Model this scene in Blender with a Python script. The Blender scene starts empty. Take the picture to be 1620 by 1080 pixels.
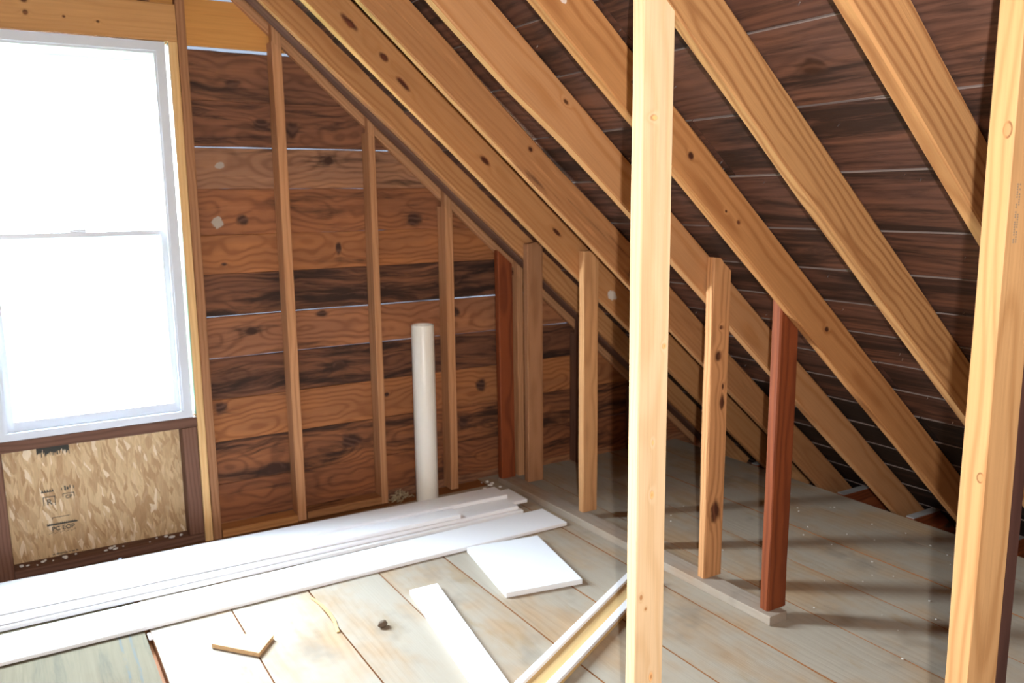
import bpy, bmesh, math, random
from mathutils import Vector, Matrix
random.seed(7)
C = bpy.context.scene.collection
SC = bpy.context.scene

# ------------------------------------------------------------------ camera
CAMZ = 1.514
cam = bpy.data.cameras.new('camera'); camo = bpy.data.objects.new('camera', cam); C.objects.link(camo)
RGT = Vector((0.855, -0.518, -0.011)); DWN = Vector((-0.095, -0.137, -0.986)); FWD = Vector((0.509, 0.845, -0.166))
FWD.normalize(); RGT = (RGT - FWD * RGT.dot(FWD)).normalized(); DWN = FWD.cross(RGT)
camo.matrix_world = Matrix(((RGT.x, -DWN.x, -FWD.x, 0), (RGT.y, -DWN.y, -FWD.y, 0), (RGT.z, -DWN.z, -FWD.z, CAMZ), (0, 0, 0, 1)))
cam.sensor_width = 36.0; cam.sensor_fit = 'HORIZONTAL'; cam.lens = 1337.0 / 1620 * 36; cam.clip_start = 0.01
cam.dof.use_dof = True; cam.dof.focus_distance = 1.95; cam.dof.aperture_fstop = 5.6
SC.camera = camo

# ------------------------------------------------------------------ sky, flash, exposure
SKY = 125.0
w = bpy.data.worlds.new('overcast_sky'); SC.world = w; w.use_nodes = True
wn = w.node_tree; bg = wn.nodes['Background']; bg.inputs[1].default_value = SKY
_g = wn.nodes.new('ShaderNodeTexCoord'); _s = wn.nodes.new('ShaderNodeSeparateXYZ'); _r = wn.nodes.new('ShaderNodeValToRGB')   # hazy white horizon, bluer and dimmer overhead
wn.links.new(_g.outputs['Generated'], _s.inputs[0]); wn.links.new(_s.outputs[2], _r.inputs[0]); wn.links.new(_r.outputs[0], bg.inputs[0])
_r.color_ramp.elements[0].position = 0.12; _r.color_ramp.elements[0].color = (0.88, 0.95, 1.0, 1)
_r.color_ramp.elements[1].position = 0.75; _r.color_ramp.elements[1].color = (0.66, 0.78, 0.95, 1)
fl = bpy.data.lights.new('camera_flash', 'POINT'); fl.energy = 260; fl.color = (1.0, 0.97, 0.95); fl.shadow_soft_size = 0.012
flo = bpy.data.objects.new('camera_flash', fl); C.objects.link(flo)
flo.location = Vector((0, 0, CAMZ)) + RGT * 0.075 - DWN * 0.055
po = bpy.data.lights.new('window_daylight', 'AREA'); po.shape = 'RECTANGLE'; po.size = 0.70; po.size_y = 1.54; po.cycles.is_portal = True
poo = bpy.data.objects.new('window_daylight', po); C.objects.link(poo); poo.location = (0.29, 3.97, 1.374); poo.rotation_euler = (-math.pi / 2, 0, 0)
SC.view_settings.view_transform = 'Standard'; SC.view_settings.look = 'None'
SC.view_settings.gamma = 1.0; SC.view_settings.use_curve_mapping = False
SC.view_settings.exposure = 0.0
SC.cycles.max_bounces = 10; SC.cycles.diffuse_bounces = 6; SC.cycles.transparent_max_bounces = 16
SC.cycles.use_denoising = True
SC.cycles.sample_clamp_indirect = 0.0

# ------------------------------------------------------------------ geometry constants
RZ, T = 3.150, 0.8809                 # underside of the rafters: z = RZ - T*x
TH = math.atan(T); CT, ST = math.cos(TH), math.sin(TH)
UP = Vector((ST, 0, CT)); DN = Vector((CT, 0, -ST))   # roof normal (outwards), down the slope
YG, YS = 3.843, 3.933                 # stud fronts, inside face of the gable boards
RIDX = 0.27
def roofz(x, d=0.0): return RZ + d / CT - T * x

# ------------------------------------------------------------------ materials
def N(nt, t, **k):
    n = nt.nodes.new(t)
    for a, b in k.items(): setattr(n, a, b)
    return n
class NG:
    """tiny helper for maths in a node tree"""
    def __init__(s, m):
        s.nt = m.node_tree; s.L = s.nt.links
    def put(s, sock, v):
        if hasattr(v, 'is_linked') or isinstance(v, bpy.types.NodeSocket): s.L.new(v, sock)
        else: sock.default_value = v
    def m(s, op, a, b=0.0, c=None, clamp=False):
        n = N(s.nt, 'ShaderNodeMath', operation=op); n.use_clamp = clamp
        s.put(n.inputs[0], a); s.put(n.inputs[1], b)
        if c is not None: s.put(n.inputs[2], c)
        return n.outputs[0]
    def mix(s, f, a, b, blend='MIX'):
        n = N(s.nt, 'ShaderNodeMix', data_type='RGBA', blend_type=blend)
        s.put(n.inputs[0], f)
        s.put(n.inputs[6], a if not isinstance(a, tuple) else (*a, 1)[:4]); s.put(n.inputs[7], b if not isinstance(b, tuple) else (*b, 1)[:4])
        return n.outputs[2]
    def ss(s, v, lo, hi, a=0.0, b=1.0):
        n = N(s.nt, 'ShaderNodeMapRange', interpolation_type='SMOOTHSTEP'); s.put(n.inputs[0], v)
        for i, q in zip((1, 2, 3, 4), (lo, hi, a, b)): n.inputs[i].default_value = q
        return n.outputs[0]
    def xyz(s, x, y, z):
        n = N(s.nt, 'ShaderNodeCombineXYZ'); s.put(n.inputs[0], x); s.put(n.inputs[1], y); s.put(n.inputs[2], z); return n.outputs[0]
    def noise(s, v, scale=1.0, detail=2.0, rough=0.5, dist=0.0):
        n = N(s.nt, 'ShaderNodeTexNoise'); s.L.new(v, n.inputs['Vector'])
        n.inputs['Scale'].default_value = scale; n.inputs['Detail'].default_value = detail
        n.inputs['Roughness'].default_value = rough; n.inputs['Distortion'].default_value = dist
        return n.outputs[0]
    def voro(s, v, scale=1.0):
        n = N(s.nt, 'ShaderNodeTexVoronoi'); s.L.new(v, n.inputs['Vector']); n.inputs['Scale'].default_value = scale
        return n.outputs
def newmat(name):
    m = bpy.data.materials.new(name); m.use_nodes = True
    g = NG(m); b = m.node_tree.nodes['Principled BSDF']
    return m, g, b
def plain(name, col, rough=0.5, metal=0.0, spec=0.4):
    m, g, b = newmat(name); b.inputs['Base Color'].default_value = (*col, 1); b.inputs['Roughness'].default_value = rough
    b.inputs['Metallic'].default_value = metal; b.inputs['Specular IOR Level'].default_value = spec
    return m
def wood(name, base, late, knotc=(0.05, 0.02, 0.01), freq=420.0, ringstr=0.6, warp=0.03, zc=-0.06, stain=0.0, stainc=(0.026, 0.016, 0.013),
         dust=0.0, dustc=(0.5, 0.45, 0.38), knots=(), autoknot=0.0, vary=0.25, hue=None, rough=0.62, spots=(), lines=(), patch=None, bump=0.25, fiber=0.35, lng=1.0):
    """sawn timber: growth rings about a heart running along local x, fibres, knots, streaky stains"""
    m, g, b = newmat(name)
    tc = N(g.nt, 'ShaderNodeTexCoord'); sp = N(g.nt, 'ShaderNodeSeparateXYZ'); g.L.new(tc.outputs['Object'], sp.inputs[0])
    oi = N(g.nt, 'ShaderNodeObjectInfo'); r = oi.outputs['Random']
    x, y, z = sp.outputs
    r1 = g.m('FRACT', g.m('MULTIPLY', r, 17.31)); r2 = g.m('FRACT', g.m('MULTIPLY', r, 91.7)); r3 = g.m('FRACT', g.m('MULTIPLY', r, 53.9))
    ox = g.m('ADD', x, g.m('MULTIPLY', r1, 41.0))
    P = lambda sx, sy: g.xyz(g.m('MULTIPLY', ox, sx), g.m('MULTIPLY', g.m('ADD', y, g.m('MULTIPLY', r2, 9.0)), sy), g.m('MULTIPLY', g.m('ADD', z, r3), sy))
    bulge = 0.0; kmask = 0.0; kring = 0.0
    def addk(d, bl, km):
        nonlocal bulge, kmask
        e = g.m('EXPONENT', g.m('MULTIPLY', g.m('MULTIPLY', d, d), -0.35))
        bulge = g.m('ADD', bulge, g.m('MULTIPLY', e, bl)); kmask = g.m('MAXIMUM', kmask, km)
    for kt in knots:
        kx, ky, ksx, ksy = kt[:4]
        if len(kt) > 4:
            d = g.m('SQRT', g.m('ADD', g.m('POWER', g.m('ABSOLUTE', g.m('DIVIDE', g.m('SUBTRACT', x, kx), ksx)), 2.0), g.m('POWER', g.m('ABSOLUTE', g.m('DIVIDE', g.m('SUBTRACT', z, ky), ksy)), 2.0)))
            d = g.m('ADD', d, g.m('MULTIPLY', g.m('GREATER_THAN', g.m('ADD', y, 0.03), 0.0), 9.0))
            kmask = g.m('MAXIMUM', kmask, g.m('SUBTRACT', g.ss(d, 1.15, 1.0), g.m('MULTIPLY', g.ss(d, 0.85, 0.65), 0.75)))
            continue
        wob = g.m('MULTIPLY', g.m('SUBTRACT', g.noise(P(30, 30), 1.0, 1), 0.5), 0.9)
        d = g.m('SQRT', g.m('ADD', g.m('POWER', g.m('ABSOLUTE', g.m('DIVIDE', g.m('SUBTRACT', x, kx), ksx)), 2.0), g.m('POWER', g.m('ABSOLUTE', g.m('DIVIDE', g.m('SUBTRACT', y, ky), ksy)), 2.0)))
        d = g.m('ADD', d, wob)
        addk(d, 0.018, g.ss(d, 1.35, 0.55))
    if autoknot:
        v = g.voro(P(1.5 * autoknot, 4.2 * autoknot), 1.0)
        d = g.m('MULTIPLY', v['Distance'], 11.0)
        on = g.m('GREATER_THAN', N_sep(g, v['Color']), 0.35)
        d = g.m('ADD', d, g.m('MULTIPLY', g.m('SUBTRACT', 1.0, on), 50.0))
        addk(d, 0.02, g.ss(d, 1.2, 0.55))
    n1 = g.noise(P(0.9 * lng, 3.0), 1.0, 3.0, 0.5)
    dy = g.m('MULTIPLY', g.m('SUBTRACT', n1, 0.5), warp * 2.2)
    n2 = g.noise(P(1.3 * lng, 2.5), 1.7, 2.0)
    yy = g.m('ADD', g.m('ADD', y, g.m('MULTIPLY', g.m('SUBTRACT', r2, 0.5), 0.09)), dy)
    zz = g.m('ADD', g.m('ADD', z, zc), g.m('MULTIPLY', g.m('SUBTRACT', n2, 0.5), warp * 1.6))
    rad = g.m('SQRT', g.m('ADD', g.m('MULTIPLY', yy, yy), g.m('MULTIPLY', zz, zz)))
    rad = g.m('ADD', rad, bulge)
    fine = g.m('MULTIPLY', g.m('SUBTRACT', g.noise(P(6, 40), 1.0, 2), 0.5), 0.0022)
    s = g.m('SINE', g.m('MULTIPLY', g.m('ADD', rad, fine), freq))
    ring = g.m('POWER', g.m('ADD', g.m('MULTIPLY', s, 0.5), 0.5), 2.2)
    ring = g.m('MULTIPLY', ring, g.m('ADD', 0.35, g.m('MULTIPLY', g.noise(P(1.1, 11), 1.0, 2), 1.2)), clamp=True)
    fib = g.noise(P(3.5, 170), 1.0, 3.0, 0.6)
    blot = g.noise(P(1.6, 9), 1.0, 3.0, 0.55)
    col = g.mix(g.m('MULTIPLY', ring, ringstr), base, late)
    if hue: col = g.mix(g.ss(blot, 0.42, 0.68), col, g.mix(g.m('MULTIPLY', ring, ringstr), hue, late))
    val = g.m('ADD', g.m('ADD', 1.0 - fiber * 0.5 - 0.12, g.m('MULTIPLY', fib, fiber)), g.m('MULTIPLY', blot, 0.26))
    val = g.m('MULTIPLY', val, g.m('ADD', 1.0 - vary * 0.5, g.m('MULTIPLY', r3, vary)))
    col = g.mix(1.0, col, g.xyz(val, val, val), 'MULTIPLY')
    if stain:
        wy = g.m('ADD', y, g.m('MULTIPLY', dy, 0.8))
        Q = lambda sx, sy: g.xyz(g.m('MULTIPLY', ox, sx), g.m('MULTIPLY', g.m('ADD', wy, g.m('MULTIPLY', r2, 9.0)), sy), g.m('MULTIPLY', r3, 7.0))
        st = g.noise(Q(2.4, 26), 1.0, 5.0, 0.66, 0.5)
        st2 = g.noise(Q(1.1, 7.5), 1.0, 3.0, 0.55, 0.3)
        tot = g.m('ADD', g.m('ADD', g.m('MULTIPLY', st, 0.55), g.m('MULTIPLY', st2, 0.45)), g.m('MULTIPLY', bulge, 3.0))
        sm = g.ss(tot, 0.60 - stain * 0.17, 0.76 - stain * 0.17)
        col = g.mix(g.m('MULTIPLY', sm, 0.9), col, stainc)
        pl_ = g.ss(g.noise(Q(1.6, 18), 2.1, 4.0, 0.6), 0.58, 0.75)
        col = g.mix(g.m('MULTIPLY', pl_, 0.35), col, tuple(min(1.0, q * 1.7) for q in base))
    col = g.mix(kmask, col, g.mix(ring, knotc, tuple(min(1, c * 2.2) for c in knotc))) if not isinstance(kmask, float) else col
    for sx_, sy_, a_, b_, sc_ in spots:           # dried paint or plaster spots
        wob = g.m('MULTIPLY', g.m('SUBTRACT', g.noise(P(60, 60), 1.0, 1), 0.5), 0.8)
        d = g.m('ADD', wob, g.m('SQRT', g.m('ADD', g.m('POWER', g.m('ABSOLUTE', g.m('DIVIDE', g.m('SUBTRACT', x, sx_), a_)), 2.0), g.m('POWER', g.m('ABSOLUTE', g.m('DIVIDE', g.m('SUBTRACT', y, sy_), b_)), 2.0))))
        col = g.mix(g.ss(d, 1.1, 0.85), col, sc_)
    for ly, wd, lc in lines:                       # snapped chalk lines
        wav = g.m('MULTIPLY', g.m('SUBTRACT', g.noise(g.xyz(g.m('MULTIPLY', x, 9.0), 0.0, 0.0), 1.0, 2), 0.5), 0.016)
        d = g.m('ABSOLUTE', g.m('ADD', g.m('SUBTRACT', y, ly), wav))
        brk = g.ss(g.noise(P(14, 60), 1.0, 2), 0.35, 0.55)
        col = g.mix(g.m('MULTIPLY', g.m('MULTIPLY', g.ss(d, wd, wd * 0.3), brk), 0.8), col, lc)
    if dust:
        dn = g.noise(P(2.2, 3.4), 1.0, 4.0, 0.6)
        col = g.mix(g.m('MULTIPLY', g.ss(dn, 0.28, 0.6), dust), col, dustc)
        if patch:
            pn = g.noise(P(2.6, 8.0), 1.0, 4.0, 0.65)
            col = g.mix(g.m('MULTIPLY', g.ss(pn, 0.56, 0.72), 0.55), col, patch)
        gn = g.noise(P(3.0, 3.0), 1.3, 3.0, 0.6)
        col = g.mix(g.m('MULTIPLY', g.ss(gn, 0.56, 0.74), 0.45), col, tuple(c * 0.45 for c in dustc))
    g.L.new(col, b.inputs['Base Color'])
    b.inputs['Roughness'].default_value = rough; b.inputs['Specular IOR Level'].default_value = 0.16
    bn = N(g.nt, 'ShaderNodeBump'); bn.inputs['Strength'].default_value = bump; bn.inputs['Distance'].default_value = 0.004
    g.L.new(g.m('ADD', g.m('MULTIPLY', fib, 0.7), g.m('MULTIPLY', ring, -0.25)), bn.inputs['Height']); g.L.new(bn.outputs[0], b.inputs['Normal'])
    return m
def N_sep(g, colsock):
    n = N(g.nt, 'ShaderNodeSeparateColor'); g.L.new(colsock, n.inputs[0]); return n.outputs[0]

RB, RL = (0.437, 0.211, 0.084), (0.25, 0.085, 0.025)
M_raft = wood('rafter_pine', RB, RL, ringstr=0.45, autoknot=0.8, vary=0.25, freq=380)
M_fir = wood('fir_bold_grain', (0.45, 0.235, 0.095), (0.25, 0.10, 0.035), ringstr=0.75, freq=300, warp=0.05, zc=-0.045, vary=0.1)
M_pale = wood('pale_new_stud', (0.78, 0.50, 0.23), (0.60, 0.31, 0.10), knotc=(0.22, 0.09, 0.03), ringstr=0.4, freq=380, vary=0.1, bump=0.15)
M_stud = wood('gable_stud_wood', (0.52, 0.26, 0.125), (0.33, 0.145, 0.06), ringstr=0.5, vary=0.25)
M_king = wood('king_stud_wood', (0.36, 0.175, 0.085), (0.22, 0.095, 0.04), ringstr=0.5, vary=0.1)
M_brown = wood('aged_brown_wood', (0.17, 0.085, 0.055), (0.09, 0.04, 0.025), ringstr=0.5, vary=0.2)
M_dark = wood('dark_red_wood', (0.22, 0.055, 0.018), (0.10, 0.024, 0.010), ringstr=0.55, autoknot=1.0, vary=0.2, knotc=(0.02, 0.01, 0.008))
M_knee = wood('knee_stud_wood', (0.42, 0.20, 0.085), (0.22, 0.085, 0.03), ringstr=0.5, autoknot=1.1, vary=0.1)
M_roof = wood('roof_board_wood', (0.108, 0.051, 0.036), (0.057, 0.027, 0.020), ringstr=0.6, freq=330, stain=1.0, autoknot=0.7, warp=0.05, vary=0.35, knotc=(0.03, 0.015, 0.01), hue=(0.145, 0.064, 0.039))
M_roofm = wood('roof_board_mouldy', (0.07, 0.038, 0.029), (0.04, 0.022, 0.017), ringstr=0.5, stain=1.6, stainc=(0.010, 0.009, 0.009), vary=0.3)
M_roofk = wood('roof_board_round_knot', (0.13, 0.064, 0.045), (0.066, 0.032, 0.023), ringstr=0.6, freq=330, stain=0.7, warp=0.05, vary=0.1, knotc=(0.045, 0.02, 0.012), hue=(0.165, 0.075, 0.046), knots=((0.675, 0.006, 0.042, 0.026), (2.1, 0.03, 0.03, 0.02)))
M_edge = plain('weathered_sawn_edge', (0.20, 0.16, 0.145), 0.9)
M_gable = wood('gable_board_wood', (0.27, 0.125, 0.066), (0.13, 0.056, 0.032), ringstr=0.6, freq=300, stain=0.62, autoknot=1.0, warp=0.085, lng=1.7, vary=0.4, knotc=(0.03, 0.012, 0.008), hue=(0.33, 0.145, 0.062))
M_gdark = wood('gable_board_dark', (0.19, 0.09, 0.055), (0.09, 0.042, 0.028), ringstr=0.6, freq=300, stain=0.80, autoknot=1.0, warp=0.085, lng=1.7, vary=0.35, knotc=(0.02, 0.01, 0.008))
M_bright = wood('new_pine_board', (0.62, 0.30, 0.085), (0.46, 0.19, 0.05), ringstr=0.2, vary=0.05, bump=0.1)
M_gorange = wood('gable_board_orange', (0.36, 0.165, 0.065), (0.21, 0.085, 0.035), ringstr=0.45, freq=260, vary=0.15, autoknot=1.0, stain=0.45, lng=1.5, warp=0.06)
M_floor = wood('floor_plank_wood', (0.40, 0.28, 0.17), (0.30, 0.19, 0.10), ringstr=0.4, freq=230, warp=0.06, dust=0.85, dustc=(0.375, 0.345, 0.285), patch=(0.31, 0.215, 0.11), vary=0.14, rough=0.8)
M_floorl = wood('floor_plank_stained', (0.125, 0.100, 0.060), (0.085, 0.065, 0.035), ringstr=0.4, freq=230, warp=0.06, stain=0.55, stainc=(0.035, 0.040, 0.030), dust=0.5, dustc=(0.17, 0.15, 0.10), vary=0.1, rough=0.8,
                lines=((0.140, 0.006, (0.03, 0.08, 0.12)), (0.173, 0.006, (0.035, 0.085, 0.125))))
M_plate = wood('dusty_plate_wood', (0.34, 0.23, 0.15), (0.25, 0.15, 0.09), ringstr=0.4, dust=0.8, dustc=(0.34, 0.30, 0.25), vary=0.1, rough=0.85)
M_sub = wood('bare_joint_wood', (0.26, 0.10, 0.030), (0.17, 0.06, 0.018), ringstr=0.4, vary=0.1)
M_block = wood('block_wood', (0.44, 0.20, 0.07), (0.28, 0.11, 0.035), ringstr=0.4, vary=0.1)
M_white = plain('white_paint', (0.91, 0.925, 0.95), 0.42)
M_vinyl = plain('white_vinyl', (0.66, 0.71, 0.78), 0.35)
M_foam = plain('white_foam_board', (0.84, 0.88, 0.92), 0.6)
M_pvc = plain('ivory_pvc', (0.86, 0.83, 0.75), 0.32)
M_tape = plain('green_flashing_tape', (0.10, 0.34, 0.30), 0.4)
M_ink = plain('black_stamp_ink', (0.055, 0.052, 0.042), 0.8)
M_nail = plain('nail_steel', (0.75, 0.75, 0.78), 0.3, 1.0)
M_dustw = plain('plaster_crumb', (0.72, 0.70, 0.66), 0.9)
M_black = plain('roof_felt', (0.012, 0.010, 0.009), 0.95)
def glassmat():
    m, g, b = newmat('window_glass'); out = m.node_tree.nodes['Material Output']
    tr = N(g.nt, 'ShaderNodeBsdfTransparent'); gl = N(g.nt, 'ShaderNodeBsdfGlossy'); gl.inputs['Roughness'].default_value = 0.0
    tr.inputs[0].default_value = (0.97, 0.985, 0.975, 1)
    fr = N(g.nt, 'ShaderNodeFresnel'); fr.inputs[0].default_value = 1.45
    ge = N(g.nt, 'ShaderNodeNewGeometry'); mx = N(g.nt, 'ShaderNodeMixShader'); g.L.new(g.m('MULTIPLY', fr.outputs[0], g.m('SUBTRACT', 1.0, ge.outputs['Backfacing'])), mx.inputs[0]); g.L.new(tr.outputs[0], mx.inputs[1]); g.L.new(gl.outputs[0], mx.inputs[2])
    g.L.new(mx.outputs[0], out.inputs[0]); return m
M_glass = glassmat()
def osbmat():
    m, g, b = newmat('osb_strands'); tc = N(g.nt, 'ShaderNodeTexCoord'); sp = N(g.nt, 'ShaderNodeSeparateXYZ'); g.L.new(tc.outputs['Object'], sp.inputs[0])
    x, y, z = sp.outputs
    wx = g.m('ADD', x, g.m('MULTIPLY', g.m('SUBTRACT', g.noise(g.xyz(x, y, z), 12, 2), 0.5), 0.03))
    col = None
    for i, (sx, sz, off, sh) in enumerate(((44, 10, 0, 0.15), (62, 13, 3.3, -0.2), (36, 8.5, 7.1, 0.05), (85, 18, 11.7, 0.3))):
        v = g.voro(g.xyz(g.m('ADD', g.m('MULTIPLY', g.m('ADD', wx, g.m('MULTIPLY', z, sh)), sx), off), 0.0, g.m('MULTIPLY', z, sz)), 1.0)
        k = N_sep(g, v['Color'])
        c = g.mix(g.ss(k, 0.0, 0.8), (0.42, 0.25, 0.115), (0.65, 0.46, 0.25))
        c = g.mix(g.ss(k, 0.86, 0.93), c, (0.80, 0.65, 0.45))
        col = c if col is None else g.mix(g.m('MULTIPLY', g.m('GREATER_THAN', N_sep(g, g.voro(g.xyz(g.m('MULTIPLY', x, 22.0 + 7 * i), off, g.m('MULTIPLY', z, 6.0 + i)), 1.0)['Color']), 0.5), 0.85), col, c)
    f = g.noise(g.xyz(g.m('MULTIPLY', x, 260), 0.0, g.m('MULTIPLY', z, 24)), 1.0, 2)
    v_ = g.m('ADD', 0.72, g.m('MULTIPLY', f, 0.5)); col = g.mix(1.0, col, g.xyz(v_, v_, v_), 'MULTIPLY')
    g.L.new(col, b.inputs['Base Color']); b.inputs['Roughness'].default_value = 0.7; return m
M_osb = osbmat()

# ------------------------------------------------------------------ builders
def link(name, me, mat, parent=None, mw=None):
    o = bpy.data.objects.new(name, me); C.objects.link(o)
    if mat: me.materials.append(mat)
    if mw is not None: o.matrix_world = mw
    if parent is not None:
        o.parent = parent
        o.matrix_parent_inverse = parent_world(parent).inverted()
    return o
def parent_world(p):
    return p.matrix_basis.copy() if p.parent is None else parent_world(p.parent) @ p.matrix_parent_inverse @ p.matrix_basis
def tag(o, label=None, cat=None, group=None, kind=None):
    if label: o['label'] = label
    if cat: o['category'] = cat
    if group: o['group'] = group
    if kind: o['kind'] = kind
    return o
def empty(name, loc=(0, 0, 0), kind=None):
    o = bpy.data.objects.new(name, None); C.objects.link(o); o.location = loc; o.empty_display_size = 0.05
    if kind: o['kind'] = kind
    return o
def beam(name, p0, p1, wdir, wd, th, mat, parent=None, nseg=None, ch=0.004, jit=0.0012, cut0=None, cut1=None, wane=None, edge=None):
    """a length of timber: local x along p0->p1, y across its width, z through its thickness; chamfered, slightly uneven edges"""
    p0 = Vector(p0); p1 = Vector(p1); X = (p1 - p0); L = X.length; X.normalize()
    Y = Vector(wdir); Y = (Y - X * Y.dot(X)).normalized(); Z = X.cross(Y)
    R3 = Matrix((X, Y, Z)).transposed(); mw = Matrix.Translation((p0 + p1) / 2) @ R3.to_4x4()
    nseg = nseg or max(2, min(14, int(L / 0.22)))
    a, b2, c = wd / 2, th / 2, min(ch, th * 0.3)
    sec = [(-a, -b2 + c), (-a, b2 - c), (-a + c, b2), (a - c, b2), (a, b2 - c), (a, -b2 + c), (a - c, -b2), (-a + c, -b2)]
    rn = random.Random(int(abs(p0.x * 7919 + p0.y * 104729 + p0.z * 1299709 + L * 31) * 1000) % 99991)
    Ri = R3.transposed()
    def cutx(n, y, z):
        n = Ri @ Vector(n); return -(n.y * y + n.z * z) / n.x
    V = []; F = []
    for i in range(nseg + 1):
        t = i / nseg
        for (y, z) in sec:
            jy, jz = rn.uniform(-jit, jit), rn.uniform(-jit, jit)
            xx = -L / 2 + t * L
            yy, zz = y + jy, z + jz
            if wane: yy, zz = wane(t, yy, zz)
            if cut0: xx += (1 - t) * cutx(cut0, yy, zz)
            if cut1: xx += t * cutx(cut1, yy, zz)
            V.append((xx, yy, zz))
    m = len(sec)
    for i in range(nseg):
        for k in range(m):
            k2 = (k + 1) % m
            F.append((i * m + k, i * m + k2, (i + 1) * m + k2, (i + 1) * m + k))
    F.append(tuple(range(m - 1, -1, -1))); F.append(tuple(nseg * m + k for k in range(m)))
    me = bpy.data.meshes.new(name); me.from_pydata(V, [], F); me.validate()
    bm = bmesh.new(); bm.from_mesh(me); bmesh.ops.recalc_face_normals(bm, faces=bm.faces[:]); bm.to_mesh(me); bm.free()
    o = link(name, me, mat, parent, mw)
    if edge:                                # sawn edge on the -y side, paler than the weathered faces
        me.materials.append(edge)
        for p in me.polygons:
            if abs(p.normal.y) > 0.4: p.material_index = 1
    return o
def stick(name, x0, x1, y0, y1, z0, z1, mat, parent=None, **k):
    """axis-aligned upright timber; its wide face lies across x or y as its size says"""
    if (x1 - x0) >= (y1 - y0): return beam(name, ((x0 + x1) / 2, (y0 + y1) / 2, z0), ((x0 + x1) / 2, (y0 + y1) / 2, z1), (1, 0, 0), x1 - x0, y1 - y0, mat, parent, **k)
    return beam(name, ((x0 + x1) / 2, (y0 + y1) / 2, z0), ((x0 + x1) / 2, (y0 + y1) / 2, z1), (0, 1, 0), y1 - y0, x1 - x0, mat, parent, **k)
def slab(name, pts, n, th, mat, parent=None, bev=0.0):
    """polygon with thickness along n (pts = visible face, thickness goes to -n)"""
    n = Vector(n).normalized(); pts = [Vector(p) for p in pts]; k = len(pts)
    c = sum(pts, Vector()) / k
    V = [p - c for p in pts] + [p - c - n * th for p in pts]
    F = [tuple(range(k)), tuple(range(2 * k - 1, k - 1, -1))] + [(i, i + k, (i + 1) % k + k, (i + 1) % k) for i in range(k)]
    me = bpy.data.meshes.new(name); me.from_pydata([tuple(v) for v in V], [], F)
    bm = bmesh.new(); bm.from_mesh(me)
    if bev: bmesh.ops.bevel(bm, geom=bm.edges[:], offset=bev, segments=2, affect='EDGES', profile=0.6)
    bmesh.ops.recalc_face_normals(bm, faces=bm.faces[:]); bm.to_mesh(me); bm.free()
    return link(name, me, mat, parent, Matrix.Translation(c))
def boxes(name, lst, mat, parent=None, bev=0.0):
    bm = bmesh.new()
    c = Vector(((lst[0][0] + lst[0][1]) / 2, (lst[0][2] + lst[0][3]) / 2, (lst[0][4] + lst[0][5]) / 2))
    for (x0, x1, y0, y1, z0, z1) in lst:
        r = bmesh.ops.create_cube(bm, size=1.0, matrix=Matrix.Translation(Vector(((x0 + x1) / 2, (y0 + y1) / 2, (z0 + z1) / 2)) - c) @ Matrix.Diagonal((x1 - x0, y1 - y0, z1 - z0, 1)))
    if bev: bmesh.ops.bevel(bm, geom=bm.edges[:], offset=bev, segments=2, affect='EDGES')
    me = bpy.data.meshes.new(name); bm.to_mesh(me); bm.free()
    return link(name, me, mat, parent, Matrix.Translation(c))

# ------------------------------------------------------------------ ground outside
gr = boxes('ground', [(-60, 60, 4.6, 120, -3.4, -3.2)], plain('lawn_grass', (0.13, 0.19, 0.07), 0.9)); tag(gr, kind='structure')
# ------------------------------------------------------------------ floor
floor = boxes('floor', [(-3.0, 0.316, -2.4, 3.925, -0.06, -0.009), (0.334, 3.575, -2.4, 3.925, -0.06, -0.009), (0.316, 0.334, -2.4, 3.925, -0.06, -0.045)], M_sub); tag(floor, kind='structure')
edges = [-2.98, -2.69, -2.39, -2.09, -1.79, -1.49, -1.19, -0.885, -0.58, -0.32, -0.135, 0.318, 0.62, 0.915, 1.212, 1.51, 1.815, 2.124, 2.43, 2.735, 3.043, 3.34, 3.575]
for i in range(len(edges) - 1):
    a, b = edges[i], edges[i + 1]
    ga = 0.0026
    lo = a + ga + (0.014 if abs(a - 0.318) < 1e-6 else 0); hi = b - ga
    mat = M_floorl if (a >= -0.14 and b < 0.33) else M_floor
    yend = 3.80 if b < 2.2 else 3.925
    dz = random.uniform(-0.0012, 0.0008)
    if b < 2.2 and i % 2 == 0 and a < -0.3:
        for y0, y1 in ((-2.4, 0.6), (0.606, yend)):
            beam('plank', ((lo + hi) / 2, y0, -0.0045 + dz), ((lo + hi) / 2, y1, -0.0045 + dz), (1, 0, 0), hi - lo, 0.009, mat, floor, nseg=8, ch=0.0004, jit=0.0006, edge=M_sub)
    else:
        beam('plank', ((lo + hi) / 2, -2.4, -0.0045 + dz), ((lo + hi) / 2, yend, -0.0045 + dz), (1, 0, 0), hi - lo, 0.009, mat, floor, nseg=12, ch=0.0004, jit=0.0006, edge=M_sub)

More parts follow.
